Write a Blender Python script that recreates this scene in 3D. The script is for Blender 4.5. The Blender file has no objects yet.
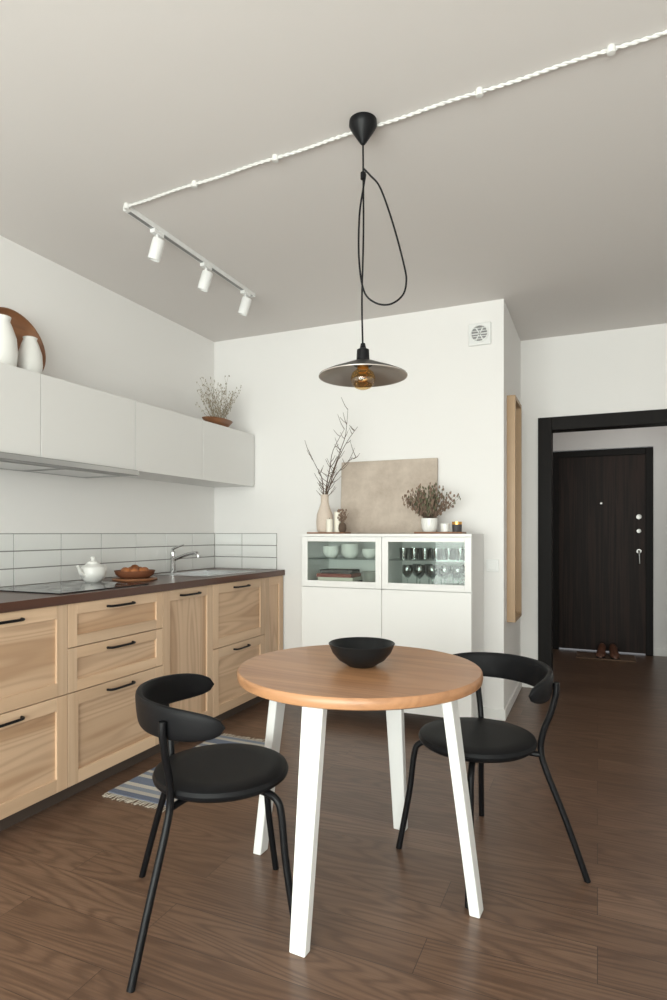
import bpy, bmesh, math, random
from mathutils import Vector, Matrix
random.seed(7)
D=bpy.data; C=bpy.context
def link(o): C.scene.collection.objects.link(o)

# ---------------------------------------------------------------- materials
def newmat(name):
    m=D.materials.new(name); m.use_nodes=True
    nt=m.node_tree; b=nt.nodes['Principled BSDF']
    return m,nt,b
def setb(b,**k):
    for kk,v in k.items():
        kk=kk.replace('_',' ')
        if kk in b.inputs: b.inputs[kk].default_value=v
def col(c): return (c[0],c[1],c[2],1)
def plain(name,c,rough=.5,metal=0,bump=0,bscale=60,var=0,spec=.5,coat=0):
    m,nt,b=newmat(name)
    setb(b,Base_Color=col(c),Roughness=rough,Metallic=metal)
    b.inputs['Specular IOR Level'].default_value=spec
    b.inputs['Coat Weight'].default_value=coat
    tc=nt.nodes.new('ShaderNodeTexCoord'); nz=nt.nodes.new('ShaderNodeTexNoise')
    nz.inputs['Scale'].default_value=bscale; nz.inputs['Detail'].default_value=4
    nt.links.new(tc.outputs['Object'],nz.inputs['Vector'])
    if bump:
        bp=nt.nodes.new('ShaderNodeBump'); bp.inputs['Strength'].default_value=bump; bp.inputs['Distance'].default_value=.002
        nt.links.new(nz.outputs['Fac'],bp.inputs['Height']); nt.links.new(bp.outputs['Normal'],b.inputs['Normal'])
    if var:
        mx=nt.nodes.new('ShaderNodeMix'); mx.data_type='RGBA'
        mx.inputs[6].default_value=col([x*(1-var) for x in c]); mx.inputs[7].default_value=col([min(1,x*(1+var)) for x in c])
        nt.links.new(nz.outputs['Fac'],mx.inputs[0]); nt.links.new(mx.outputs[2],b.inputs['Base Color'])
    return m
def math_node(nt,op,a,bv=None):
    n=nt.nodes.new('ShaderNodeMath'); n.operation=op
    if hasattr(a,'default_value') or hasattr(a,'links'): nt.links.new(a,n.inputs[0])
    else: n.inputs[0].default_value=a
    if bv is not None:
        if hasattr(bv,'links'): nt.links.new(bv,n.inputs[1])
        else: n.inputs[1].default_value=bv
    return n.outputs[0]
def mixc(nt,f,a,b,bt='MIX'):
    mx=nt.nodes.new('ShaderNodeMix'); mx.data_type='RGBA'; mx.blend_type=bt
    if hasattr(f,'links'): nt.links.new(f,mx.inputs[0])
    else: mx.inputs[0].default_value=f
    for s,i in ((a,6),(b,7)):
        if hasattr(s,'links'): nt.links.new(s,mx.inputs[i])
        else: mx.inputs[i].default_value=col(s)
    return mx.outputs[2]
def wood(name,c1,c2,c3,axis='X',across=5,along=.6,ring=9,ringamt=.5,rough=.45,grain=.25,coat=0,spec=.5,lohi=(.40,.60)):
    m,nt,b=newmat(name)
    tc=nt.nodes.new('ShaderNodeTexCoord'); oi=nt.nodes.new('ShaderNodeObjectInfo')
    w=math_node(nt,'MULTIPLY',oi.outputs['Random'],37.0)
    def mp(al,ac):
        n=nt.nodes.new('ShaderNodeMapping'); s=[ac,ac,ac]; s['XYZ'.index(axis)]=al
        n.inputs['Scale'].default_value=s; nt.links.new(tc.outputs['Object'],n.inputs['Vector']); return n.outputs[0]
    def nz(v,det,dist=0):
        n=nt.nodes.new('ShaderNodeTexNoise'); n.noise_dimensions='4D'; n.inputs['Scale'].default_value=1
        n.inputs['Detail'].default_value=det; n.inputs['Distortion'].default_value=dist
        nt.links.new(v,n.inputs['Vector']); nt.links.new(w,n.inputs['W']); return n.outputs['Fac']
    big=nz(mp(along,across),1.2)
    s=math_node(nt,'SINE',math_node(nt,'MULTIPLY',big,ring*6.283))
    s=math_node(nt,'MULTIPLY_ADD',s,.5); s.node.inputs[2].default_value=.5
    s=math_node(nt,'POWER',s,2.0)
    fine=nz(mp(3,170),3)
    rp=nt.nodes.new('ShaderNodeValToRGB'); rp.color_ramp.elements[0].position=lohi[0]; rp.color_ramp.elements[1].position=lohi[1]
    nt.links.new(big,rp.inputs[0])
    c=mixc(nt,rp.outputs[0],c1,c2)
    c=mixc(nt,math_node(nt,'MULTIPLY',s,ringamt),c,c3)
    fg=math_node(nt,'MULTIPLY',fine,grain)
    c=mixc(nt,fg,c,[x*.45 for x in c3])
    rb=mixc(nt,oi.outputs['Random'],(.88,.88,.88),(1.06,1.05,1.03))
    c=mixc(nt,1.0,c,rb,'MULTIPLY')
    nt.links.new(c,b.inputs['Base Color'])
    setb(b,Roughness=rough); b.inputs['Coat Weight'].default_value=coat; b.inputs['Specular IOR Level'].default_value=spec
    bp=nt.nodes.new('ShaderNodeBump'); bp.inputs['Strength'].default_value=.15; bp.inputs['Distance'].default_value=.001
    nt.links.new(fine,bp.inputs['Height']); nt.links.new(bp.outputs['Normal'],b.inputs['Normal'])
    return m
def floor_mat():
    m,nt,b=newmat('laminate_floor')
    tc=nt.nodes.new('ShaderNodeTexCoord')
    br=nt.nodes.new('ShaderNodeTexBrick'); br.offset=.37; br.offset_frequency=2
    br.inputs['Scale'].default_value=1; br.inputs['Brick Width'].default_value=1.25; br.inputs['Row Height'].default_value=.16
    br.inputs['Mortar Size'].default_value=.0012; br.inputs['Mortar Smooth'].default_value=.2; br.inputs['Bias'].default_value=0
    br.inputs['Color1'].default_value=(0,0,0,1); br.inputs['Color2'].default_value=(1,1,1,1); br.inputs['Mortar'].default_value=(.5,.5,.5,1)
    nt.links.new(tc.outputs['Object'],br.inputs['Vector'])
    rnd=br.outputs['Color']
    w=math_node(nt,'MULTIPLY',rnd,40.0)
    def nzz(sc,det,dist=0):
        mpn=nt.nodes.new('ShaderNodeMapping'); mpn.inputs['Scale'].default_value=sc; nt.links.new(tc.outputs['Object'],mpn.inputs['Vector'])
        n=nt.nodes.new('ShaderNodeTexNoise'); n.noise_dimensions='4D'; n.inputs['Scale'].default_value=1; n.inputs['Detail'].default_value=det
        n.inputs['Distortion'].default_value=dist
        nt.links.new(mpn.outputs[0],n.inputs['Vector']); nt.links.new(w,n.inputs['W']); return n.outputs['Fac']
    big=nzz((.9,8,1),1.0)
    s=math_node(nt,'SINE',math_node(nt,'MULTIPLY',big,105.0))
    s=math_node(nt,'MULTIPLY_ADD',s,.5); s.node.inputs[2].default_value=.5
    s=math_node(nt,'POWER',s,2.0)
    fine=nzz((6,150,1),4)
    base=mixc(nt,rnd,(.150,.086,.055),(.205,.122,.080))
    c=mixc(nt,math_node(nt,'MULTIPLY',s,.52),base,(.066,.034,.021))
    rf=nt.nodes.new('ShaderNodeValToRGB'); rf.color_ramp.elements[0].position=.35; rf.color_ramp.elements[1].position=.68
    nt.links.new(fine,rf.inputs[0])
    c=mixc(nt,math_node(nt,'MULTIPLY',rf.outputs[0],.45),c,(.075,.041,.027))
    c=mixc(nt,math_node(nt,'MULTIPLY',br.outputs['Fac'],.75),c,(.03,.018,.013))
    nt.links.new(c,b.inputs['Base Color'])
    r=math_node(nt,'MULTIPLY_ADD',fine,.18); r.node.inputs[2].default_value=.23
    nt.links.new(r,b.inputs['Roughness']); b.inputs['Specular IOR Level'].default_value=.45
    bp=nt.nodes.new('ShaderNodeBump'); bp.inputs['Strength'].default_value=.2; bp.inputs['Distance'].default_value=.0015
    h=math_node(nt,'SUBTRACT',fine,math_node(nt,'MULTIPLY',br.outputs['Fac'],1.0))
    nt.links.new(h,bp.inputs['Height']); nt.links.new(bp.outputs['Normal'],b.inputs['Normal'])
    return m
def glassmat(name,tint=(.93,.97,.95),gl=.08,fc=.5):
    m=D.materials.new(name); m.use_nodes=True; nt=m.node_tree; nt.nodes.clear()
    o=nt.nodes.new('ShaderNodeOutputMaterial'); t=nt.nodes.new('ShaderNodeBsdfTransparent'); g=nt.nodes.new('ShaderNodeBsdfGlossy')
    t.inputs[0].default_value=col(tint); g.inputs['Roughness'].default_value=.03
    lw=nt.nodes.new('ShaderNodeLayerWeight'); lw.inputs[0].default_value=.35
    f=math_node(nt,'MULTIPLY_ADD',lw.outputs['Facing'],fc); f.node.inputs[2].default_value=gl
    mx=nt.nodes.new('ShaderNodeMixShader'); nt.links.new(f,mx.inputs[0]); nt.links.new(t.outputs[0],mx.inputs[1]); nt.links.new(g.outputs[0],mx.inputs[2])
    nt.links.new(mx.outputs[0],o.inputs[0]); return m
def rug_mat():
    m,nt,b=newmat('striped_rug')
    tc=nt.nodes.new('ShaderNodeTexCoord'); sp=nt.nodes.new('ShaderNodeSeparateXYZ'); nt.links.new(tc.outputs['Object'],sp.inputs[0])
    wv=math_node(nt,'FRACT',math_node(nt,'MULTIPLY',sp.outputs['Y'],3.3))
    rp=nt.nodes.new('ShaderNodeValToRGB'); rp.color_ramp.interpolation='CONSTANT'
    e=rp.color_ramp.elements; e[0].position=0; e[0].color=(.12,.16,.25,1); e[1].position=.22; e[1].color=(.55,.52,.46,1)
    for p,c in ((.32,(.19,.23,.31,1)),(.42,(.56,.53,.48,1)),(.50,(.08,.11,.19,1)),(.70,(.50,.47,.42,1)),(.79,(.22,.26,.33,1)),(.9,(.6,.57,.51,1))):
        x=e.new(p); x.color=c
    nt.links.new(wv,rp.inputs[0])
    n=nt.nodes.new('ShaderNodeTexNoise'); n.inputs['Scale'].default_value=220; nt.links.new(tc.outputs['Object'],n.inputs['Vector'])
    c=mixc(nt,math_node(nt,'MULTIPLY',n.outputs['Fac'],.4),rp.outputs[0],(.30,.30,.30))
    nt.links.new(c,b.inputs['Base Color']); setb(b,Roughness=.95)
    bp=nt.nodes.new('ShaderNodeBump'); bp.inputs['Strength'].default_value=.8; bp.inputs['Distance'].default_value=.004
    nt.links.new(n.outputs['Fac'],bp.inputs['Height']); nt.links.new(bp.outputs['Normal'],b.inputs['Normal'])
    return m
def canvas_mat():
    m,nt,b=newmat('painted_canvas')
    tc=nt.nodes.new('ShaderNodeTexCoord')
    n=nt.nodes.new('ShaderNodeTexNoise'); n.inputs['Scale'].default_value=5; n.inputs['Detail'].default_value=8; n.inputs['Roughness'].default_value=.7
    nt.links.new(tc.outputs['Object'],n.inputs['Vector'])
    rp=nt.nodes.new('ShaderNodeValToRGB'); e=rp.color_ramp.elements
    e[0].position=.35; e[0].color=(.43,.355,.295,1); e[1].position=.68; e[1].color=(.60,.515,.44,1)
    nt.links.new(n.outputs['Fac'],rp.inputs[0]); nt.links.new(rp.outputs[0],b.inputs['Base Color']); setb(b,Roughness=.9)
    return m

M={}
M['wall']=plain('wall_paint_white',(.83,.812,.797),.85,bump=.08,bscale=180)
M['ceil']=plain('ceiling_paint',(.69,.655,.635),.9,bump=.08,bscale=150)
M['floor']=floor_mat()
M['trimw']=plain('white_trim',(.8,.79,.77),.5)
M['cabw']=plain('white_lacquer',(.74,.73,.715),.4)
M['cabw2']=plain('white_lacquer_bright',(.81,.80,.785),.38)
ash=dict(c1=(.70,.49,.33),c2=(.54,.345,.21),c3=(.35,.195,.11))
M['ashZ']=wood('ash_wood_vertical',axis='Z',across=7,along=.6,ring=13,ringamt=.34,grain=.16,lohi=(.48,.60),**ash)
M['ashY']=wood('ash_wood_horizontal',axis='Y',across=7,along=.65,ring=13,ringamt=.34,grain=.16,lohi=(.48,.60),**ash)
M['ashFrame']=wood('ash_frame_rail',(.73,.525,.36),(.66,.455,.30),(.50,.32,.20),axis='Y',across=9,along=.6,ring=6,ringamt=.25,grain=.14)
M['ashFrameZ']=wood('ash_frame_stile',(.73,.525,.36),(.66,.455,.30),(.50,.32,.20),axis='Z',across=9,along=.6,ring=6,ringamt=.25,grain=.14)
M['walnut']=wood('walnut_worktop',(.125,.048,.027),(.080,.031,.019),(.03,.013,.009),axis='Y',across=14,along=.8,ring=3,ringamt=.4,rough=.3,grain=.3)
M['table']=wood('oiled_table_wood',(.54,.280,.140),(.44,.22,.108),(.28,.13,.06),axis='X',across=9,along=.8,ring=9,ringamt=.32,rough=.36,grain=.26,coat=.05)
M['oak']=wood('oak_frame',(.50,.34,.20),(.44,.29,.17),(.33,.2,.11),axis='Z',across=10,along=.8,ring=3,ringamt=.3)
M['tray']=wood('tray_wood',(.34,.15,.065),(.26,.11,.05),(.15,.06,.03),axis='Y',across=12,along=1,ring=3,ringamt=.4)
M['black']=plain('black_metal',(.006,.006,.007),.4,spec=.2)
M['blackpad']=plain('black_pad',(.007,.007,.008),.5,bump=.1,bscale=250,spec=.16)
M['blackmat']=plain('black_ceramic',(.009,.010,.011),.4,bump=.1,bscale=90,spec=.25)
M['frameblk']=wood('dark_door_frame',(.012,.010,.009),(.010,.008,.008),(.006,.005,.005),axis='Z',across=20,along=1,ring=3,ringamt=.4,rough=.55,spec=.15)
M['doordk']=wood('dark_entry_door',(.034,.019,.015),(.022,.013,.011),(.009,.006,.005),axis='Z',across=30,along=1,ring=4,ringamt=.5,rough=.5,spec=.15)
M['whitem']=plain('white_metal',(.80,.80,.79),.38)
M['cable']=plain('white_cable_sheath',(.70,.69,.67),.7,spec=.2)
M['tile']=plain('glazed_tile',(.78,.78,.765),.12,bump=.03,bscale=15,coat=.3)
M['grout']=plain('grout_gray',(.25,.24,.23),.9,bump=.2)
M['steel']=plain('brushed_steel',(.55,.55,.55),.28,metal=1)
M['chrome']=plain('chrome',(.6,.6,.6),.10,metal=1)
M['doormetal']=plain('satin_door_metal',(.26,.25,.24),.35,metal=1)
M['hood']=plain('hood_grey',(.30,.30,.30),.35,metal=.6)
M['hob']=plain('black_glass_hob',(.012,.012,.014),.06)
M['glass']=glassmat('clear_glass',(.92,.96,.94),.02,.14)
M['glassware']=glassmat('glassware',(.90,.93,.93),.12,.5)
M['amber']=glassmat('amber_glass',(.98,.80,.50),.08,.35)
M['filament']=plain('brass_filament',(.85,.45,.13),.3,metal=1)
M['ceramic']=plain('white_ceramic',(.80,.79,.76),.3,bump=.05,bscale=30)
M['beige']=plain('beige_ceramic',(.64,.54,.46),.7,bump=.3,bscale=80,var=.08)
M['candle']=plain('candle_wax',(.82,.78,.68),.5)
M['shade_top']=plain('shade_dark_metal',(.02,.019,.018),.4)
M['shade_in']=plain('shade_underside_satin',(.30,.265,.24),.30,metal=.6)
M['rim']=plain('shade_rim_light',(.40,.36,.33),.35,metal=.3)
M['twig']=plain('bark_twig',(.10,.065,.045),.85,var=.3)
M['drygreen']=plain('dried_plant',(.33,.285,.215),.9,var=.35,bscale=40)
M['heather']=plain('heather_plant',(.22,.15,.11),.9,var=.5,bscale=50)
M['heather2']=plain('heather_leaf',(.15,.15,.09),.9,var=.5,bscale=50)
M['rug']=rug_mat()
M['fringe']=plain('rug_fringe',(.55,.5,.42),.95)
M['canvas']=canvas_mat()
M['orange']=plain('fruit_brown',(.35,.12,.035),.5,var=.4,bscale=30)
M['wicker']=plain('wicker_brown',(.20,.07,.03),.7,bump=.6,bscale=120,var=.3)
M['leather']=plain('brown_leather',(.12,.05,.03),.45,var=.2)
M['mat']=plain('coir_mat',(.14,.085,.055),.95,bump=.8,bscale=300,var=.3)
M['plinth']=plain('dark_plinth',(.07,.05,.04),.6)
M['grayblk']=plain('dark_books',(.05,.045,.05),.6)
M['mirror']=plain('mirror_glass',(.8,.8,.8),.03,metal=1)
M['paper']=plain('book_pages',(.7,.66,.58),.8)
M['redbook']=plain('red_cover',(.22,.05,.04),.6)

# ---------------------------------------------------------------- geometry helpers
class MB:
    def __init__(s): s.v=[]; s.f=[]
    def add(s,vs,fs):
        o=len(s.v); s.v+= [tuple(x) for x in vs]; s.f+=[tuple(i+o for i in f) for f in fs]; return s
    def box(s,x0,x1,y0,y1,z0,z1,M4=None):
        vs=[Vector(p) for p in ((x0,y0,z0),(x1,y0,z0),(x1,y1,z0),(x0,y1,z0),(x0,y0,z1),(x1,y0,z1),(x1,y1,z1),(x0,y1,z1))]
        if M4: vs=[M4@v for v in vs]
        return s.add(vs,[(0,3,2,1),(4,5,6,7),(0,1,5,4),(1,2,6,5),(2,3,7,6),(3,0,4,7)])
    def lathe(s,prof,c=(0,0,0),n=40,M4=None):
        vs=[];idx=[]
        for r,z in prof:
            if r<1e-6: idx.append([len(vs)]); vs.append(Vector((0,0,z)))
            else:
                idx.append(list(range(len(vs),len(vs)+n)))
                for i in range(n):
                    a=2*math.pi*i/n; vs.append(Vector((r*math.cos(a),r*math.sin(a),z)))
        fs=[]
        for a,b in zip(idx[:-1],idx[1:]):
            if len(a)==1 and len(b)==1: continue
            for i in range(n):
                j=(i+1)%n
                if len(a)==1: fs.append((a[0],b[j],b[i]))
                elif len(b)==1: fs.append((a[i],a[j],b[0]))
                else: fs.append((a[i],a[j],b[j],b[i]))
        if M4: vs=[M4@v for v in vs]
        return s.add([v+Vector(c) for v in vs],fs)
    def tube(s,pts,r,n=10,smooth=0):
        pts=[Vector(p) for p in pts]
        rs=list(r) if isinstance(r,(list,tuple)) else [r]*len(pts)
        if smooth:
            P=[pts[0]]+pts+[pts[-1]]; q=[];qr=[]; R=[rs[0]]+rs+[rs[-1]]
            for i in range(1,len(P)-2):
                for k in range(smooth):
                    t=k/smooth; t2=t*t; t3=t2*t
                    q.append(.5*((2*P[i])+(-P[i-1]+P[i+1])*t+(2*P[i-1]-5*P[i]+4*P[i+1]-P[i+2])*t2+(-P[i-1]+3*P[i]-3*P[i+1]+P[i+2])*t3))
                    qr.append(R[i]*(1-t)+R[i+1]*t)
            q.append(pts[-1]); qr.append(rs[-1]); pts,rs=q,qr
        vs=[];fs=[]; nrm=None
        for i,p in enumerate(pts):
            a=pts[max(0,i-1)]; b=pts[min(len(pts)-1,i+1)]; t=(b-a)
            if t.length<1e-9: t=Vector((0,0,1))
            t.normalize()
            if nrm is None:
                nrm=t.cross(Vector((0,0,1)))
                if nrm.length<1e-3: nrm=t.cross(Vector((1,0,0)))
            nrm=nrm-t*nrm.dot(t); nrm.normalize(); bn=t.cross(nrm)
            for k in range(n):
                an=2*math.pi*k/n; vs.append(p+(nrm*math.cos(an)+bn*math.sin(an))*rs[i])
        for i in range(len(pts)-1):
            for k in range(n):
                k2=(k+1)%n; fs.append((i*n+k,i*n+k2,(i+1)*n+k2,(i+1)*n+k))
        fs.append(tuple(reversed(range(n)))); L=(len(pts)-1)*n; fs.append(tuple(range(L,L+n)))
        return s.add(vs,fs)
    def ell(s,c,rx,ry,rz,n=12,m=8,M4=None):
        prof=[(math.sin(math.pi*i/m),-math.cos(math.pi*i/m)) for i in range(m+1)]
        prof[0]=(0,-1); prof[-1]=(0,1)
        S=Matrix.Diagonal((rx,ry,rz,1)); 
        if M4: S=M4@S
        return s.lathe(prof,c,n,S)
    def obj(s,name,mat,parent=None,loc=(0,0,0),rot=(0,0,0),smooth=False,bevel=0,bseg=2):
        me=D.meshes.new(name); me.from_pydata(s.v,[],s.f); me.update()
        bm=bmesh.new(); bm.from_mesh(me); bmesh.ops.recalc_face_normals(bm,faces=bm.faces); bm.to_mesh(me); bm.free()
        me.materials.append(M[mat] if isinstance(mat,str) else mat)
        o=D.objects.new(name,me); link(o); o.location=loc; o.rotation_euler=rot
        if parent: o.parent=parent
        if smooth:
            me.shade_smooth()
            try:
                me.set_sharp_from_angle(angle=math.radians(40))
            except Exception: pass
        if bevel:
            b=o.modifiers.new('bevel','BEVEL'); b.width=bevel; b.segments=bseg; b.limit_method='ANGLE'
        return o
def grp(name,loc=(0,0,0),rot=0):
    o=D.objects.new(name,None); o.empty_display_size=.1; link(o); o.location=loc; o.rotation_euler=(0,0,rot); return o
def box(name,x0,x1,y0,y1,z0,z1,mat,parent=None,bevel=0):
    return MB().box(x0,x1,y0,y1,z0,z1).obj(name,mat,parent,bevel=bevel)
def lathe(name,prof,mat,parent=None,loc=(0,0,0),n=48,rot=(0,0,0)):
    return MB().lathe(prof,n=n).obj(name,mat,parent,loc,rot,smooth=True)

# ---------------------------------------------------------------- room constants
H=2.7; XL=-2.76; YB=4.0; XC=-.55; YD=4.93; YH=6.7; XR=1.7; YR=-1.6
box('floor',XL-.12,XR+.12,YR-.12,YH+.12,-.1,0,'floor')
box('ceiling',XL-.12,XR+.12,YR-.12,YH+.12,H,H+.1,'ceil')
box('wall_left',XL-.12,XL,YR-.12,YD+.12,0,H,'wall')
box('wall_back',XL,XC,YB,YD+.12,0,H,'wall')
box('wall_right',XR,XR+.12,YR-.12,YH+.12,0,H,'wall')
OX0,OX1,OZ=-.32,.60,1.985
m=MB(); m.box(XC,OX0-.02,YD,YD+.12,0,H); m.box(OX1+.02,XR,YD,YD+.12,0,H); m.box(OX0-.02,OX1+.02,YD,YD+.12,OZ+.02,H)
m.obj('wall_doorway','wall')
box('wall_hall_left',XC-.12,XC,YD+.12,YH,0,H,'wall')
m=MB(); m.box(XC-.12,-.43,YH,YH+.12,0,H); m.box(.50,XR,YH,YH+.12,0,H); m.box(-.43,.50,YH,YH+.12,2.05,H); m.obj('wall_hall_end','wall')
# rear wall with unseen floor-to-head window, sill lowered to light the ceiling
WX0,WX1,WZ0,WZ1=-2.3,1.3,.10,2.40
m=MB(); m.box(XL,WX0,YR-.12,YR,0,H); m.box(WX1,XR,YR-.12,YR,0,H); m.box(WX0,WX1,YR-.12,YR,0,WZ0); m.box(WX0,WX1,YR-.12,YR,WZ1,H); m.obj('wall_rear','wall')
g=grp('window_1',((WX0+WX1)/2,YR-.06,WZ0))
w=(WX1-WX0)/2; hh=WZ1-WZ0
m=MB(); m.box(-w,w,-.03,.03,0,.06); m.box(-w,w,-.03,.03,hh-.06,hh)
for x in (-w,-w/3-.03,w/3-.03,w-.06): m.box(x,x+.06,-.03,.03,.06,hh-.06)
m.obj('window_frame','trimw',g)
MB().box(-w,w,-.004,.004,.05,hh-.05).obj('window_pane','glass',g)
# door frame
g=grp('door_frame',((OX0+OX1)/2,YD,0))
a=(OX1-OX0)/2; m=MB()
m.box(-a-.10,-a,-.018,0,0,OZ+.10); m.box(a,a+.10,-.018,0,0,OZ+.10); m.box(-a,a,-.018,0,OZ,OZ+.10)
m.box(-a-.02,-a,0,.12,0,OZ+.02); m.box(a,a+.02,0,.12,0,OZ+.02); m.box(-a,a,0,.12,OZ,OZ+.02)
m.box(-a-.08,-a,.12,.135,0,OZ+.08); m.box(a,a+.08,.12,.135,0,OZ+.08); m.box(-a,a,.12,.135,OZ,OZ+.08)
m.obj('frame_casing','frameblk',g,bevel=.003)
# entrance door
g=grp('door_1',(.035,YH,0))
m=MB(); m.box(-.465,-.40,-.03,.05,0,2.04); m.box(.40,.465,-.03,.05,0,2.04); m.box(-.40,.40,-.03,.05,1.975,2.04); m.obj('door_jamb','frameblk',g,bevel=.004)
MB().box(-.40,.40,-.015,.045,.015,1.975).obj('door_leaf','doordk',g)
m=MB()
for x in (-.26,-.13,0,.13): m.box(x-.002,x+.002,-.0165,-.015,.10,1.90)
m.obj('door_relief','frameblk',g)
R90=(math.radians(90),0,0)
lathe('door_peephole',[(0,0),(.012,0),(.012,.008),(0,.01)],'doormetal',g,(0,-.015,1.5),24,R90)
m=MB(); m.lathe([(0,0),(.022,0),(.022,.01),(0,.01)],(.34,-.015,1.02),24,Matrix.Rotation(math.radians(90),4,'X')); m.tube([(.34,-.02,1.02),(.34,-.06,1.02),(.34,-.065,1.0),(.345,-.065,.90)],.009,10,4); m.obj('door_handle','doormetal',g,smooth=True)
m=MB(); m.lathe([(0,0),(.024,0),(.024,.012),(0,.014)],(.34,-.015,1.36),24,Matrix.Rotation(math.radians(90),4,'X')); m.lathe([(0,0),(.020,0),(.020,.01),(0,.012)],(.34,-.015,1.22),24,Matrix.Rotation(math.radians(90),4,'X')); m.obj('door_locks','doormetal',g,smooth=True)
# baseboards
box('baseboard_back',-2.12,XC+.012,YB-.012,YB,0,.07,'trimw',bevel=.003)
box('baseboard_column_side',XC,XC+.012,YB,YD,0,.07,'trimw',bevel=.003)
box('baseboard_doorway',OX1+.10,XR,YD-.012,YD,0,.07,'trimw',bevel=.003)
box('baseboard_hall',.505,XR,YH-.012,YH,0,.07,'trimw',bevel=.003)
box('baseboard_right',XR-.012,XR,YR,YD-.012,0,.07,'trimw',bevel=.003)
box('baseboard_left',XL,XL+.012,YR,.74,0,.07,'trimw',bevel=.003)

# ---------------------------------------------------------------- lower kitchen cabinets
FX=-2.14; CY=3.992
g=grp('base_cabinets',(0,0,0))
box('carcass',XL+.002,FX-.022,.75,CY,.085,.888,'plinth',g)
box('plinth',XL+.002,FX-.06,.75,CY,0,.085,'plinth',g)
def front(y0,y1,z0,z1,door=False,handle=True,fw=.058):
    y0+=.002;y1-=.002;z0+=.002;z1-=.002; x0,x1=FX-.02,FX
    MB().box(x0,x1,y0,y0+fw,z0,z1).obj('front_stile','ashFrameZ',g,bevel=.0015)
    MB().box(x0,x1,y1-fw,y1,z0,z1).obj('front_stile','ashFrameZ',g,bevel=.0015)
    MB().box(x0,x1,y0+fw,y1-fw,z1-fw,z1).obj('front_rail','ashFrame',g,bevel=.0015)
    MB().box(x0,x1,y0+fw,y1-fw,z0,z0+fw).obj('front_rail','ashFrame',g,bevel=.0015)
    MB().box(x0,x1-.011,y0+fw,y1-fw,z0+fw,z1-fw).obj('front_panel','ashZ' if door else 'ashY',g)
    if handle:
        yc=(y0+y1)/2; zc=z1-.034; m=MB(); L=.085
        m.tube([(FX-.002,yc-L,zc),(FX+.020,yc-L+.006,zc),(FX+.027,yc-L+.03,zc),(FX+.028,yc,zc),(FX+.027,yc+L-.03,zc),(FX+.020,yc+L-.006,zc),(FX-.002,yc+L,zc)],.006,8,4)
        m.obj('bar_handle','black',g,smooth=True)
T,Bm=.888,.075
front(.75,1.345,.49,T); front(.75,1.345,Bm,.49)
front(1.345,1.987,.49,T); front(1.345,1.987,Bm,.49)
front(1.987,2.625,.69,T,fw=.05); front(1.987,2.625,.49,.69,fw=.05); front(1.987,2.625,Bm,.49)
front(2.625,3.088,Bm,T,door=True)
front(3.088,3.716,.49,T); front(3.088,3.716,Bm,.49)
front(3.716,3.985,Bm,T,door=True,handle=False)
SX0,SX1,SY0,SY1=-2.62,-2.24,3.16,3.70; WF=FX+.010
m=MB(); m.box(XL+.002,WF,.75,SY0,.888,.927); m.box(XL+.002,WF,SY1,CY,.888,.927); m.box(XL+.002,SX0,SY0,SY1,.888,.927); m.box(SX1,WF,SY0,SY1,.888,.927)
m.obj('kitchen_worktop','walnut')
g=grp('kitchen_sink',((SX0+SX1)/2,(SY0+SY1)/2,.927)); a=(SX1-SX0)/2; b=(SY1-SY0)/2
m=MB(); m.box(-a-.02,a+.02,-b-.02,-b+.012,0,.004); m.box(-a-.02,a+.02,b-.012,b+.02,0,.004); m.box(-a-.02,-a+.012,-b,b,0,.004); m.box(a-.012,a+.02,-b,b,0,.004)
m.box(-a+.005,a-.005,-b+.005,b-.005,-.038,-.034); m.box(-a+.005,-a+.009,-b+.005,b-.005,-.038,.002);m.box(a-.009,a-.005,-b+.005,b-.005,-.038,.002);m.box(-a+.005,a-.005,-b+.005,-b+.009,-.038,.002);m.box(-a+.005,a-.005,b-.009,b-.005,-.038,.002)
m.obj('basin','steel',g,bevel=.001)
g=grp('kitchen_faucet',(-2.685,3.40,.927))
m=MB(); m.lathe([(0,0),(.026,0),(.026,.006),(.02,.012),(.019,.11),(.021,.125),(.018,.145),(0,.15)],n=24)
m.tube([(0,0,.085),(.05,0,.105),(.12,0,.128),(.185,0,.138),(.207,0,.128),(.209,0,.11)],.0115,12,5)
m.tube([(0,0,.14),(-.005,0,.16),(.04,.0,.178),(.09,0,.192)],[.012,.010,.007,.006],10,4)
m.obj('mixer_tap','chrome',g,smooth=True)
g=grp('induction_hob',(-2.43,2.27,.9272))
MB().box(-.25,.25,-.29,.29,0,.006).obj('hob_glass','hob',g,bevel=.002)
m=MB()
for x,y,r in ((-.12,-.14,.09),(.11,-.14,.075),(-.12,.15,.075),(.11,.15,.09)):
    m.lathe([(r,.0062),(r,.0068),(r-.003,.0068),(r-.003,.0062)],(x,y,0),40)
m.obj('hob_rings','hood',g)
# splashback (one tiled panel per wall)
gl_=grp('splashback_left',(0,0,0)); gb_=grp('splashback_back',(0,0,0))
box('grout',XL+.0005,XL+.006,.75,YB-.002,.9275,1.198,'grout',gl_); box('grout',XL+.012,-2.20,YB-.006,YB-.0005,.9275,1.198,'grout',gb_)
m=MB(); m2=MB()
for r in range(3):
    z0=.929+r*.0902; z1=z0+.0845
    for k in range(0,14):
        ya=.109+.3*k; yb=ya+.2945
        ya=max(ya,.75); yb=min(yb,YB-.012)
        if yb-ya>.01: m.box(XL+.004,XL+.011,ya,yb,z0,z1)
    for xa,xb in ((XL+.014,-2.504),(-2.4985,-2.202)): m2.box(xa,xb,YB-.011,YB-.004,z0,z1)
m.obj('tiles','tile',gl_,bevel=.0012); m2.obj('tiles','tile',gb_,bevel=.0012)

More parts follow.
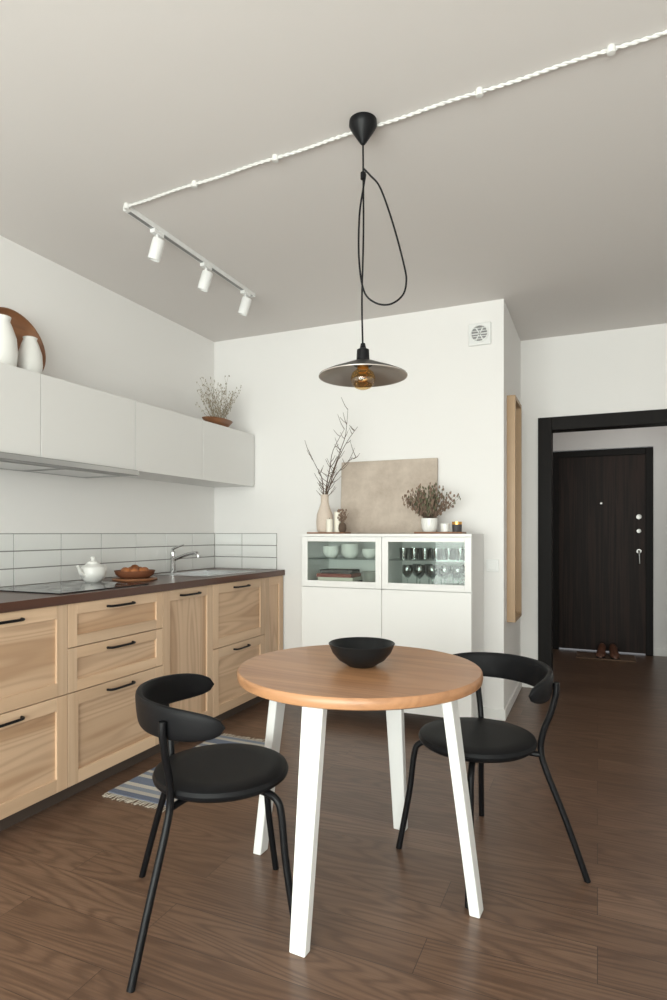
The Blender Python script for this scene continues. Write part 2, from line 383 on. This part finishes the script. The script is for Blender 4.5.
# ---------------------------------------------------------------- upper cabinets
g=grp('wall_cabinets',(0,0,0)); UX=XL+.37; UZ0,UZ1=1.552,1.946
box('carcass',XL+.001,UX-.02,.78,CY,UZ0+.005,UZ1,'cabw',g)
ys=[.78,1.42,2.06,2.695,3.335,3.985]
for a,b in zip(ys[:-1],ys[1:]): MB().box(UX-.018,UX,a+.0018,b-.0018,UZ0,UZ1).obj('cabinet_door','cabw',g,bevel=.0012)
g=grp('range_hood',(XL+.195,2.22,UZ0))
MB().box(-.19,.20,-.47,.47,-.03,0).obj('hood_body','hood',g,bevel=.003)
m=MB(); m.box(-.12,.13,-.38,-.03,-.034,-.03); m.box(-.12,.13,.03,.38,-.034,-.03); m.obj('hood_filters','steel',g)
MB().box(.195,.205,-.47,.47,-.028,-.004).obj('hood_lip','steel',g)

# things on the wall cabinets
g=grp('round_tray',(XL+.085,2.12,UZ1),0)
tilt=Matrix.Translation((0,0,.180))@Matrix.Rotation(math.radians(90-10),4,'Y')
MB().lathe([(0,0),(.150,0),(.170,.02),(.179,.042),(.171,.042),(.161,.022),(.146,.010),(0,.010)],n=56,M4=tilt).obj('tray_body','tray',g,smooth=True)
g=grp('ceramic_vase',(-2.55,2.135,UZ1))
lathe('vase_body',[(0,0),(.035,0),(.052,.025),(.057,.08),(.054,.13),(.040,.175),(.030,.20),(.033,.21),(.028,.21),(.024,.19),(0,.18)],'ceramic',g)
g=grp('ceramic_vase',(-2.53,1.965,UZ1))
lathe('vase_body',[(0,0),(.045,0),(.062,.03),(.068,.09),(.062,.16),(.045,.21),(.035,.235),(.040,.255),(.036,.254),(.03,.235),(0,.2)],'ceramic',g)

def sprig(m,base,dirv,L,r,nb,leaf=None,curve=.15,rng=random):
    d=Vector(dirv).normalized(); p=Vector(base); pts=[p.copy()]
    N=6
    for i in range(N):
        d=(d+Vector((rng.uniform(-curve,curve),rng.uniform(-curve,curve),rng.uniform(-curve*.4,curve*.6)))).normalized()
        p=p+d*(L/N); pts.append(p.copy())
    m.tube(pts,[r*(1-.7*i/N) for i in range(N+1)],5)
    return pts
g=grp('dried_plant_bowl',(-2.47,3.62,UZ1))
prof=[(0,0),(.06,0),(.10,.02),(.13,.05),(.125,.05),(.095,.026),(0,.012)]
MB().lathe(prof,n=40,M4=Matrix.Diagonal((.62,1.15,1.1,1))).obj('wooden_bowl','tray',g,smooth=True)
m=MB(); lf=MB(); rg=random.Random(3)
for i in range(46):
    a=rg.uniform(0,6.28); s=rg.uniform(.15,1.0)
    pts=sprig(m,(rg.uniform(-.03,.03),rg.uniform(-.05,.05),.02),(math.cos(a)*s*.5,math.sin(a)*s-.12,1.0),rg.uniform(.18,.37),.0018,0,rng=rg)
    for q in pts[2:]:
        for k in range(2):
            lf.ell((q.x+rg.uniform(-.012,.012),q.y+rg.uniform(-.012,.012),q.z+rg.uniform(-.01,.01)),.003,.003,.006,5,4)
m.obj('dry_stems','drygreen',g); lf.obj('dry_buds','drygreen',g)

# ---------------------------------------------------------------- counter items
g=grp('teapot',(-2.54,2.53,.9335))
lathe('pot_body',[(0,0),(.04,0),(.062,.02),(.070,.05),(.062,.08),(.035,.098),(.03,.10),(0,.10)],'ceramic',g)
lathe('pot_lid',[(.032,.099),(.030,.108),(.012,.115),(.009,.12),(.014,.130),(.008,.138),(0,.139)],'ceramic',g)
m=MB(); m.tube([(0,-.055,.035),(0,-.085,.05),(0,-.10,.08),(0,-.110,.09)],[.014,.011,.008,.007],10,4); m.tube([(0,.055,.08),(0,.088,.082),(0,.095,.055),(0,.062,.03)],.006,8,5); m.obj('spout_and_handle','ceramic',g,smooth=True)
g=grp('fruit_bowl',(-2.47,2.78,.9275))
MB().lathe([(0,0),(.125,0),(.128,.006),(.125,.012),(0,.012)]).obj('round_board','tray',g,smooth=True)
MB().lathe([(0,.013),(.08,.013),(.105,.03),(.115,.055),(.109,.055),(.098,.034),(0,.022)]).obj('bowl_shell','wicker',g,smooth=True)
m=MB(); rg=random.Random(5)
for i in range(9):
    a=i*.7; r=.055 if i<7 else .0
    m.ell((r*math.cos(a*1.28),r*math.sin(a*1.28),.05+(.015 if i>6 else 0)),.027,.027,.024)
m.obj('fruit','orange',g,smooth=True)

# ---------------------------------------------------------------- sideboard
g=grp('glass_sideboard',(0,0,0))
X0,X1,Y0,Y1=-1.785,-.675,3.58,3.985; Z0,Z1=.10,1.195; XM=(X0+X1)/2; ZS=.85; t=.018
m=MB(); m.box(X0,X0+t,Y0+.02,Y1,Z0,Z1-t); m.box(X1-t,X1,Y0+.02,Y1,Z0,Z1-t); m.box(X0,X1,Y0,Y1,Z1-t,Z1); m.box(X0+t,X1-t,Y0+.02,Y1,Z0,Z0+t)
m.box(X0+t,X1-t,Y0+.02,Y1,ZS-.009,ZS+.009); m.box(XM-.012,XM+.012,Y0+.02,Y1-.01,Z0+t,Z1-t); m.box(X0+t,X1-t,Y1-.008,Y1,Z0+t,Z1-t)
m.obj('carcass','cabw2',g,bevel=.001)
for a,b in ((X0,XM),(XM,X1)):
    a+=.0015;b-=.0015
    MB().box(a,b,Y0,Y0+.018,Z0,ZS-.002).obj('lower_door','cabw2',g,bevel=.0015)
    z0,z1=ZS+.002,Z1-t-.002; f=.040; m=MB()
    m.box(a,a+f,Y0,Y0+.018,z0,z1); m.box(b-f,b,Y0,Y0+.018,z0,z1); m.box(a+f,b-f,Y0,Y0+.018,z0,z0+f); m.box(a+f,b-f,Y0,Y0+.018,z1-f+.01,z1)
    m.obj('glass_door_frame','cabw2',g,bevel=.0015)
    MB().box(a+f,b-f,Y0+.007,Y0+.011,z0+f,z1-f+.01).obj('door_pane','glass',g)
    MB().box(a+.018,b-.012,Y0+.05,Y1-.02,1.028,1.034).obj('glass_shelf','glassware',g)
m=MB()
for x in (X0+.05,X1-.09):
    for y in (Y0+.05,Y1-.08): m.box(x,x+.04,y,y+.04,0,Z0)
m.obj('short_feet','cabw2',g)
def bowlprof(r,h): return [(0,0),(r*.5,0),(r*.85,h*.45),(r,h),(r*.95,h),(r*.8,h*.5),(0,h*.15)]
g=grp('stacked_bowls',(0,3.78,1.0345)); m=MB()
for x,r,n in ((-1.66,.06,3),(-1.52,.065,4),(-1.38,.055,2)):
    for i in range(n): m.lathe(bowlprof(r,.045),(x,0,i*.016),32)
m.obj('bowls','ceramic',g,smooth=True)
g=grp('stacked_books',(0,3.76,.8595)); 
for i,(x0,x1,mt) in enumerate(((-1.73,-1.45,'grayblk'),(-1.71,-1.46,'paper'),(-1.72,-1.47,'redbook'),(-1.70,-1.48,'grayblk'))):
    MB().box(x0,x1,-.09,.09,i*.024,i*.024+.023).obj('book',mt,g,bevel=.001)
g=grp('serving_plates',(0,3.76,.8595)); m=MB()
for i in range(12): m.lathe([(0,0),(.05,0),(.075,.012),(.072,.012),(.05,.003),(0,.003)],(-1.35,0,i*.007),32)
m.obj('plates','ceramic',g,smooth=True)
g=grp('drinking_glasses',(0,0,0)); m=MB()
def tumbler(x,y,z,r=.03,h=.085): m.lathe([(0,0),(r*.85,0),(r,h),(r-.002,h),(r*.85-.002,.006),(0,.006)],(x,y,z),20)
for x in (-1.13,-1.06,-.99,-.92,-.84,-.77):
    tumbler(x,3.72,1.0345,.028,.07); tumbler(x+.02,3.84,1.0345,.028,.07)
def wine(x,y,z): m.lathe([(0,0),(.03,.0),(.028,.003),(.004,.006),(.004,.055),(.018,.065),(.033,.09),(.034,.115),(.028,.14),(.0265,.14),(.032,.115),(.031,.092),(.015,.068),(0,.066)],(x,y,z),20)
for x in (-1.10,-1.02,-.94,-.86,-.78): wine(x,3.70,.8595); wine(x+.025,3.83,.8595)
m.obj('glasses','glassware',g,smooth=True)

# things on the sideboard
g=grp('abstract_painting',(-1.32,3.955,1.1955)); 
MB().box(-.345,.345,-.010,.010,0,.505,Matrix.Rotation(math.radians(-3),4,'X')).obj('canvas','canvas',g,bevel=.002)
g=grp('wooden_tray',(-1.66,3.74,1.1952))
m=MB(); m.box(-.13,.13,-.075,.075,0,.010); m.obj('tray_body','tray',g,bevel=.002)
g=grp('branch_vase',(-1.70,3.76,1.2055))
lathe('vase_body',[(0,0),(.045,0),(.055,.02),(.058,.07),(.054,.12),(.035,.17),(.026,.20),(.026,.245),(.031,.255),(.026,.254),(.021,.24),(.021,.20),(0,.19)],'beige',g)
rg=random.Random(11); m=MB()
def limb(base,pts,r):
    P=[Vector(base)]+[Vector(base)+Vector(p) for p in pts]; m.tube(P,[r*(1-.75*i/(len(P)-1)) for i in range(len(P))],6,4); return P
main=[ [(.02,0,.10),(.06,.01,.22),(.11,.02,.36),(.15,.01,.46),(.17,0,.62)],
       [(-.01,0,.09),(-.03,.01,.18),(-.07,.0,.26),(-.12,.01,.35)],
       [(.01,.01,.12),(.03,.02,.24),(.05,.03,.36),(.13,.04,.50)],
       [(.03,-.01,.08),(.09,-.02,.18),(.18,-.02,.27),(.25,-.02,.30)],
       [(.04,.0,.12),(.09,.0,.27),(.16,0,.40),(.24,0,.50)] ]
for b in main:
    P=limb((0,0,.20),b,.0045)
    for i in range(1,len(P)):
        for k in range(3):
            q=P[i-1].lerp(P[i],rg.random()); a=rg.choice((-1,1))
            d=Vector((a*rg.uniform(.5,1),rg.uniform(-.5,.5),rg.uniform(.3,1.0))); L=rg.uniform(.03,.10)
            m.tube([q,q+d*L*.5,q+d*L+Vector((0,0,L*.25))],[.0024,.0018,.001],5,3)
m.obj('branches','twig',g)
g=grp('pillar_candles',(-1.60,3.715,1.2055)); m=MB()
m.lathe([(0,0),(.022,0),(.022,.085),(.018,.088),(0,.085)],(-.035,-.02,0),24); m.lathe([(0,0),(.022,0),(.022,.135),(.018,.138),(0,.135)],(.005,.02,0),24); m.obj('wax','candle',g,smooth=True)
m=MB(); m.tube([(-.035,-.02,.084),(-.035,-.02,.096)],.0015,6); m.tube([(.005,.02,.134),(.005,.02,.147)],.0015,6); m.obj('wicks','black',g)
g=grp('twig_jar',(-1.56,3.735,1.2055)); m=MB(); m.lathe([(0,0),(.02,0),(.028,.02),(.026,.045),(.018,.06),(.015,.058),(0,.05)],n=24); m.obj('jar','twig',g,smooth=True)
m=MB(); rg=random.Random(4)
for i in range(22): sprig(m,(0,0,.05),(rg.uniform(-.4,.4),rg.uniform(-.4,.4),1),rg.uniform(.06,.11),.0018,0,rng=rg)
for i in range(40): m.ell((rg.uniform(-.026,.026),rg.uniform(-.026,.026),.08+rg.uniform(0,.07)),.006,.006,.008,6,4)
m.obj('dry_tuft','heather',g)
g=grp('wooden_tray',(-.90,3.74,1.1952))
MB().box(-.15,.15,-.07,.07,0,.012).obj('tray_body','tray',g,bevel=.003)
g=grp('potted_heather',(-.97,3.745,1.2075))
lathe('plant_pot',[(0,0),(.038,0),(.048,.02),(.052,.06),(.050,.085),(.046,.085),(.045,.07),(0,.07)],'ceramic',g)
m=MB(); lf=MB(); l2=MB(); rg=random.Random(21)
for i in range(84):
    a=i*2.399; s=rg.uniform(.1,1.25)
    pts=sprig(m,(rg.uniform(-.02,.02),rg.uniform(-.02,.02),.07),(math.cos(a)*s,math.sin(a)*s*.6,.9),rg.uniform(.15,.24),.0018,0,curve=.12,rng=rg)
    for q in pts[2:]:
        for k in range(3):
            (lf if i%3 else l2).ell((q.x+rg.uniform(-.006,.006),q.y+rg.uniform(-.006,.006),q.z+rg.uniform(-.01,.01)),.0035,.0035,.009,5,4)
m.obj('stems','twig',g); lf.obj('heather_buds','heather',g); l2.obj('heather_leaves','heather2',g)
g=grp('candle_jar',(-.865,3.72,1.2075)); lathe('jar_body',[(0,0),(.026,0),(.028,.05),(.025,.052),(0,.045)],'ceramic',g)
g=grp('spice_jar',(-.795,3.74,1.2075)); lathe('jar_body',[(0,0),(.028,0),(.030,.045),(.026,.05),(0,.05)],'grayblk',g); lathe('jar_lid',[(.03,.045),(.031,.062),(0,.063)],'filament',g)

# ---------------------------------------------------------------- wall items
g=grp('ventilation_fan',(-.70,YB,2.49))
MB().box(-.072,.072,-.02,0,-.072,.072).obj('fan_cover','whitem',g,bevel=.006)
m=MB(); RX=Matrix.Rotation(math.radians(90),4,'X'); m.lathe([(.056,.02),(.056,.03),(.050,.032),(.050,.02)],n=40,M4=RX)
m.obj('fan_ring','whitem',g,smooth=True)
m=MB(); m.lathe([(0,.021),(.050,.021)],n=40,M4=RX); m.obj('fan_cavity','hood',g)
m=MB()
for z in (-.034,-.017,0,.017,.034): 
    w=math.sqrt(.050**2-z*z); m.box(-w,w,-.029,-.022,z-.0015,z+.0015)
for k in range(6):
    A=RX@Matrix.Rotation(k*math.pi/3,4,'Z'); m.box(.008,.046,-.004,.004,.0215,.023,A)
m.obj('fan_louvres','whitem',g)
g=grp('light_switch',(-.62,YB,.99)); MB().box(-.04,.04,-.009,0,-.04,.04).obj('switch_plate','whitem',g,bevel=.003); MB().box(-.028,.028,-.013,-.009,-.028,.028).obj('switch_rocker','whitem',g,bevel=.002)
g=grp('wall_mirror',(XC,4.32,.61)); hgt=1.50
m=MB(); m.box(0,.055,-.18,-.155,0,hgt); m.box(0,.055,.155,.18,0,hgt); m.box(0,.055,-.155,.155,0,.025); m.box(0,.055,-.155,.155,hgt-.025,hgt); m.obj('mirror_frame','oak',g,bevel=.002)
MB().box(0,.02,-.155,.155,.025,hgt-.025).obj('mirror_pane','mirror',g)

# ---------------------------------------------------------------- dining table
TX,TY=-.757,1.962
g=grp('dining_table',(TX,TY,0),math.radians(-3.5))
R=.418
MB().lathe([(0,.703),(R-.012,.703),(R-.003,.708),(R,.722),(R-.002,.736),(R-.006,.74),(0,.74)],n=96).obj('table_top','table',g,smooth=True)
def tleg(a):
    rt,rb=.315,.408; wt,wb,th=.036,.026,.017
    m=MB(); A=Matrix.Rotation(a,4,'Z'); vs=[]
    for r,z,w in ((rb,0,wb),(rt,.703,wt)):
        for dx,dy in ((-th,-w),(th,-w),(th,w),(-th,w)): vs.append(A@Vector((r+dx,dy,z)))
    m.add(vs,[(0,3,2,1),(4,5,6,7),(0,1,5,4),(1,2,6,5),(2,3,7,6),(3,0,4,7)])
    m.box(.02,rt+.01,-.02,.02,.665,.703,A)
    m.obj('table_leg','whitem',g,bevel=.004)
for k in range(4): tleg(k*math.pi/2)
MB().box(-.05,.05,-.05,.05,.66,.703).obj('frame_hub','whitem',g,bevel=.003)
g=grp('black_bowl',(-.75,1.97,.7402))
lathe('bowl_body',[(0,0),(.045,0),(.05,.004),(.080,.022),(.102,.048),(.115,.078),(.112,.080),(.108,.078),(.095,.050),(.072,.027),(.04,.013),(0,.010)],'blackmat',g,n=64)

# ---------------------------------------------------------------- chairs
def chair(loc,ang):
    g=grp('dining_chair',(loc[0],loc[1],0),ang)
    MB().lathe([(0,.428),(.17,.428),(.195,.432),(.208,.442),(.211,.452),(.206,.463),(.19,.469),(.14,.466),(0,.462)],n=64).obj('seat','blackpad',g,smooth=True)
    MB().lathe([(0,.415),(.15,.415),(.165,.428),(0,.428)],n=48).obj('seat_base','black',g,smooth=True)
    m=MB()
    for s in (-1,1):
        m.tube([(-.255,s*.275,0),(-.208,s*.222,.20),(-.168,s*.172,.36),(-.156,s*.158,.43),(-.158,s*.168,.50),(-.168,s*.192,.57),(-.176,s*.208,.64),(-.176,s*.209,.68)],.0112,12,6)
        m.tube([(.205,s*.205,0),(.175,s*.178,.22),(.163,s*.165,.36),(.150,s*.152,.405),(.115,s*.115,.418),(.05,s*.05,.419)],.0112,12,6)
        m.tube([(-.156,s*.158,.415),(-.10,s*.10,.419),(0,s*.02,.419)],.010,10,4)
    m.obj('tube_frame','black',g,smooth=True)
    m=MB(); N=56; K=20; vs=[];fs=[]
    amax=math.radians(88)
    for i in range(N+1):
        t=-1+2*i/N; a=t*amax; e=max(0.0,1-abs(t)**7)**.5
        e=max(e,.02)
        hz=.050*e*(1-.14*t*t); ht=.0135*(.25+.75*e)
        cz=.672-.010*t*t; Rr=.253
        for k in range(K):
            p=2*math.pi*k/K; cx=math.copysign(abs(math.cos(p))**.6,math.cos(p)); sx=math.copysign(abs(math.sin(p))**.7,math.sin(p))
            r=Rr+ht*cx+.10*hz*sx; z=cz+hz*sx
            vs.append((-r*math.cos(a)*.97,r*math.sin(a),z))
    for i in range(N):
        for k in range(K):
            k2=(k+1)%K; fs.append((i*K+k,i*K+k2,(i+1)*K+k2,(i+1)*K+k))
    fs.append(tuple(range(K))); fs.append(tuple(range(N*K,N*K+K)))
    m.add(vs,fs); m.obj('backrest','blackpad',g,smooth=True)
chair((-1.09,1.62),math.radians(38))
chair((-.405,2.245),math.radians(230))

# ---------------------------------------------------------------- pendant lamp
LX,LY=-.783,2.07; dz=.022
g=grp('pendant_lamp',(LX,LY,0))
lathe('ceiling_canopy',[(0,H),(.050,H),(.051,H-.016),(.045,H-.028),(.014,H-.076),(.008,H-.084),(0,H-.084)],'black',g)
r=Vector((.917,.399,0))
MB().tube([(0,0,H-.08),(.002,0,2.3),(-.004,0,2.05),(0,0,1.86)],.0035,8,6).obj('power_cord','black',g,smooth=True)
m=MB(); P=[(.006,2.50),(.030,2.475),(.066,2.43),(.112,2.30),(.152,2.15),(.160,2.09),(.146,2.04),(.100,2.008),(.045,2.015),(.005,2.06),(-.012,2.18),(-.010,2.33),(.004,2.43),(.012,2.48)]
m.tube([r*a+Vector((0,-.008,z+dz)) for a,z in P],.0035,8,6); m.tube([(.002,-.003,2.465+dz),(.002,-.003,2.488+dz)],.010,10); m.obj('looped_cord','black',g,smooth=True)
Rs=.160
L=[('lamp_cap',[(0,1.870),(.008,1.868),(.012,1.85),(.022,1.845),(.024,1.805),(.034,1.802),(.034,1.788),(0,1.788)],'black'),
('shade_outer',[(.026,1.803),(.045,1.799),(.09,1.781),(.13,1.766),(Rs,1.752),(Rs+.001,1.748)],'shade_top'),
('shade_inner',[(0,1.790),(.045,1.789),(.09,1.775),(.13,1.760),(Rs-.003,1.747)],'shade_in'),
('shade_rim',[(Rs-.003,1.747),(Rs+.001,1.7465),(Rs+.0015,1.750)],'rim'),
('bulb_socket',[(.0,1.79),(.020,1.79),(.020,1.778),(.016,1.776),(0,1.776)],'filament'),
('globe_bulb',[(.014,1.782),(.022,1.775),(.038,1.762),(.0445,1.746),(.0445,1.736),(.040,1.719),(.028,1.707),(.012,1.701),(0,1.700)],'amber')]
for nm,pr,mt in L: lathe(nm,pr,mt,g,(0,0,dz),n=72)
m=MB(); m.tube([(math.cos(a*1.2)*.016,math.sin(a*1.2)*.016,1.770+dz-a*.0030) for a in range(18)],.0015,6,3); m.obj('bulb_filament','filament',g,smooth=True)

# ---------------------------------------------------------------- ceiling cable and track spots
g=grp('ceiling_cable',(-.77,2.100,H),math.radians(-3)); m=MB()
for ph in (0,math.pi):
    q=[]; x=-1.215
    while x<2.4: q.append((x,.0033*math.cos(x*110+ph)+.003*math.sin(x*15.7),-.009+.0033*math.sin(x*110+ph))); x+=.011
    m.tube(q,.0038,6)
m.obj('twisted_cable','cable',g,smooth=True)
m=MB()
for k in range(-3,7):
    x=k*.405 if k>-3 else -1.2
    m.lathe([(0,0),(.012,0),(.014,-.008),(.012,-.022),(0,-.024)],(x,0,0),16)
m.obj('cable_clips','cable',g,smooth=True)
g=grp('track_spotlights',(-1.98,0,H))
MB().box(-.017,.017,2.17,3.29,-.022,0).obj('track_rail','whitem',g,bevel=.002)
m=MB(); m.box(-.010,.010,2.19,3.27,-.0225,-.0215); m.obj('track_slot','hood',g)
for y in (2.385,2.79,3.20):
    m=MB(); m.box(-.014,.014,y-.035,y+.035,-.04,-.02); m.tube([(0,y,-.04),(0,y,-.065)],.006,8); m.obj('spot_mount','whitem',g,smooth=False)
    T=Matrix.Translation((-.005,y,-.108))@Matrix.Rotation(math.radians(20),4,'Y')
    MB().lathe([(0,.050),(.027,.050),(.030,.045),(.030,-.050),(.027,-.052),(.025,-.04),(0,-.035)],n=28,M4=T).obj('spot_head','whitem',g,smooth=True)

# ---------------------------------------------------------------- rug
g=grp('woven_rug',(-1.885,2.58,0),math.radians(-1))
MB().box(-.18,.18,-.43,.44,0,.008).obj('rug_body','rug',g,bevel=.002)
m=MB(); rg=random.Random(8)
for e,sg in ((-.43,-1),(.44,1)):
    x=-.176
    while x<.177:
        m.tube([(x,e,.004),(x+rg.uniform(-.006,.006),e+sg*.02,.004),(x+rg.uniform(-.012,.012),e+sg*rg.uniform(.035,.05),.003)],.002,5); x+=.011
m.obj('rug_fringe','fringe',g)

# ---------------------------------------------------------------- hall
g=grp('door_mat',(.07,6.42,0)); MB().box(-.26,.26,-.15,.15,0,.012).obj('mat_body','mat',g,bevel=.003)
g=grp('pair_of_shoes',(.09,6.42,.0125))
for s in (-1,1):
    A=Matrix.Translation((s*.055,0,0))@Matrix.Rotation(s*.08,4,'Z')
    vs=[];fs=[];K=14; secs=[(-.125,.030,.09,.0),(-.10,.038,.105,0),(-.05,.036,.10,0),(0,.038,.075,0),(.05,.045,.055,0),(.10,.044,.042,0),(.13,.030,.030,0),(.142,.012,.018,0)]
    for y,w,h,_ in secs:
        for k in range(K):
            p=2*math.pi*k/K; vs.append(A@Vector((w*math.cos(p),-y,h/2+.004+h/2*math.sin(p))))
    for i in range(len(secs)-1):
        for k in range(K): k2=(k+1)%K; fs.append((i*K+k,i*K+k2,(i+1)*K+k2,(i+1)*K+k))
    fs.append(tuple(range(K))); fs.append(tuple(range((len(secs)-1)*K,len(secs)*K)))
    MB().add(vs,fs).obj('shoe_upper','leather',g,smooth=True)
    MB().box(-.038,.038,-.135,.12,0,.012,A).obj('shoe_sole','black',g,bevel=.008)
g=grp('hall_fill_fixture',(.5,5.8,H)); lathe('fill_dish',[(0,-.06),(.10,-.055),(.14,-.03),(.15,0),(0,0)],'ceramic',g)  # invented fixture, out of view, to go with the added hall fill

# ---------------------------------------------------------------- lights
def area(name,loc,rot,sx,sy,p,c):
    l=D.lights.new(name,'AREA'); l.shape='RECTANGLE'; l.size=sx; l.size_y=sy; l.energy=p; l.color=c
    o=D.objects.new(name,l); link(o); o.location=loc; o.rotation_euler=rot; return o
area('window_daylight',((WX0+WX1)/2,YR-.3,1.15),(math.radians(96),0,0),3.5,2.2,298,(1.0,.97,.95))
l=D.lights.new('hall_fill_light','POINT'); l.energy=5; l.color=(1,.96,.92); l.shadow_soft_size=.12  # added fill light that brightens the dim hall
o=D.objects.new('hall_fill_light',l); link(o); o.location=(.5,5.8,2.5)
wd=D.worlds.new('sky'); C.scene.world=wd; wd.use_nodes=True
wd.node_tree.nodes['Background'].inputs[0].default_value=(.9,.95,1,1); wd.node_tree.nodes['Background'].inputs[1].default_value=.8

# ---------------------------------------------------------------- camera
cam=D.cameras.new('camera'); co=D.objects.new('camera',cam); link(co)
co.location=(0,0,1.2); co.rotation_euler=(math.radians(90),0,math.radians(23.5))
cam.sensor_fit='VERTICAL'; cam.sensor_height=36; cam.lens=21.85; cam.shift_y=.033; cam.clip_start=.05
C.scene.camera=co
C.scene.view_settings.view_transform='Standard'
C.scene.view_settings.look='None'
C.scene.view_settings.exposure=0
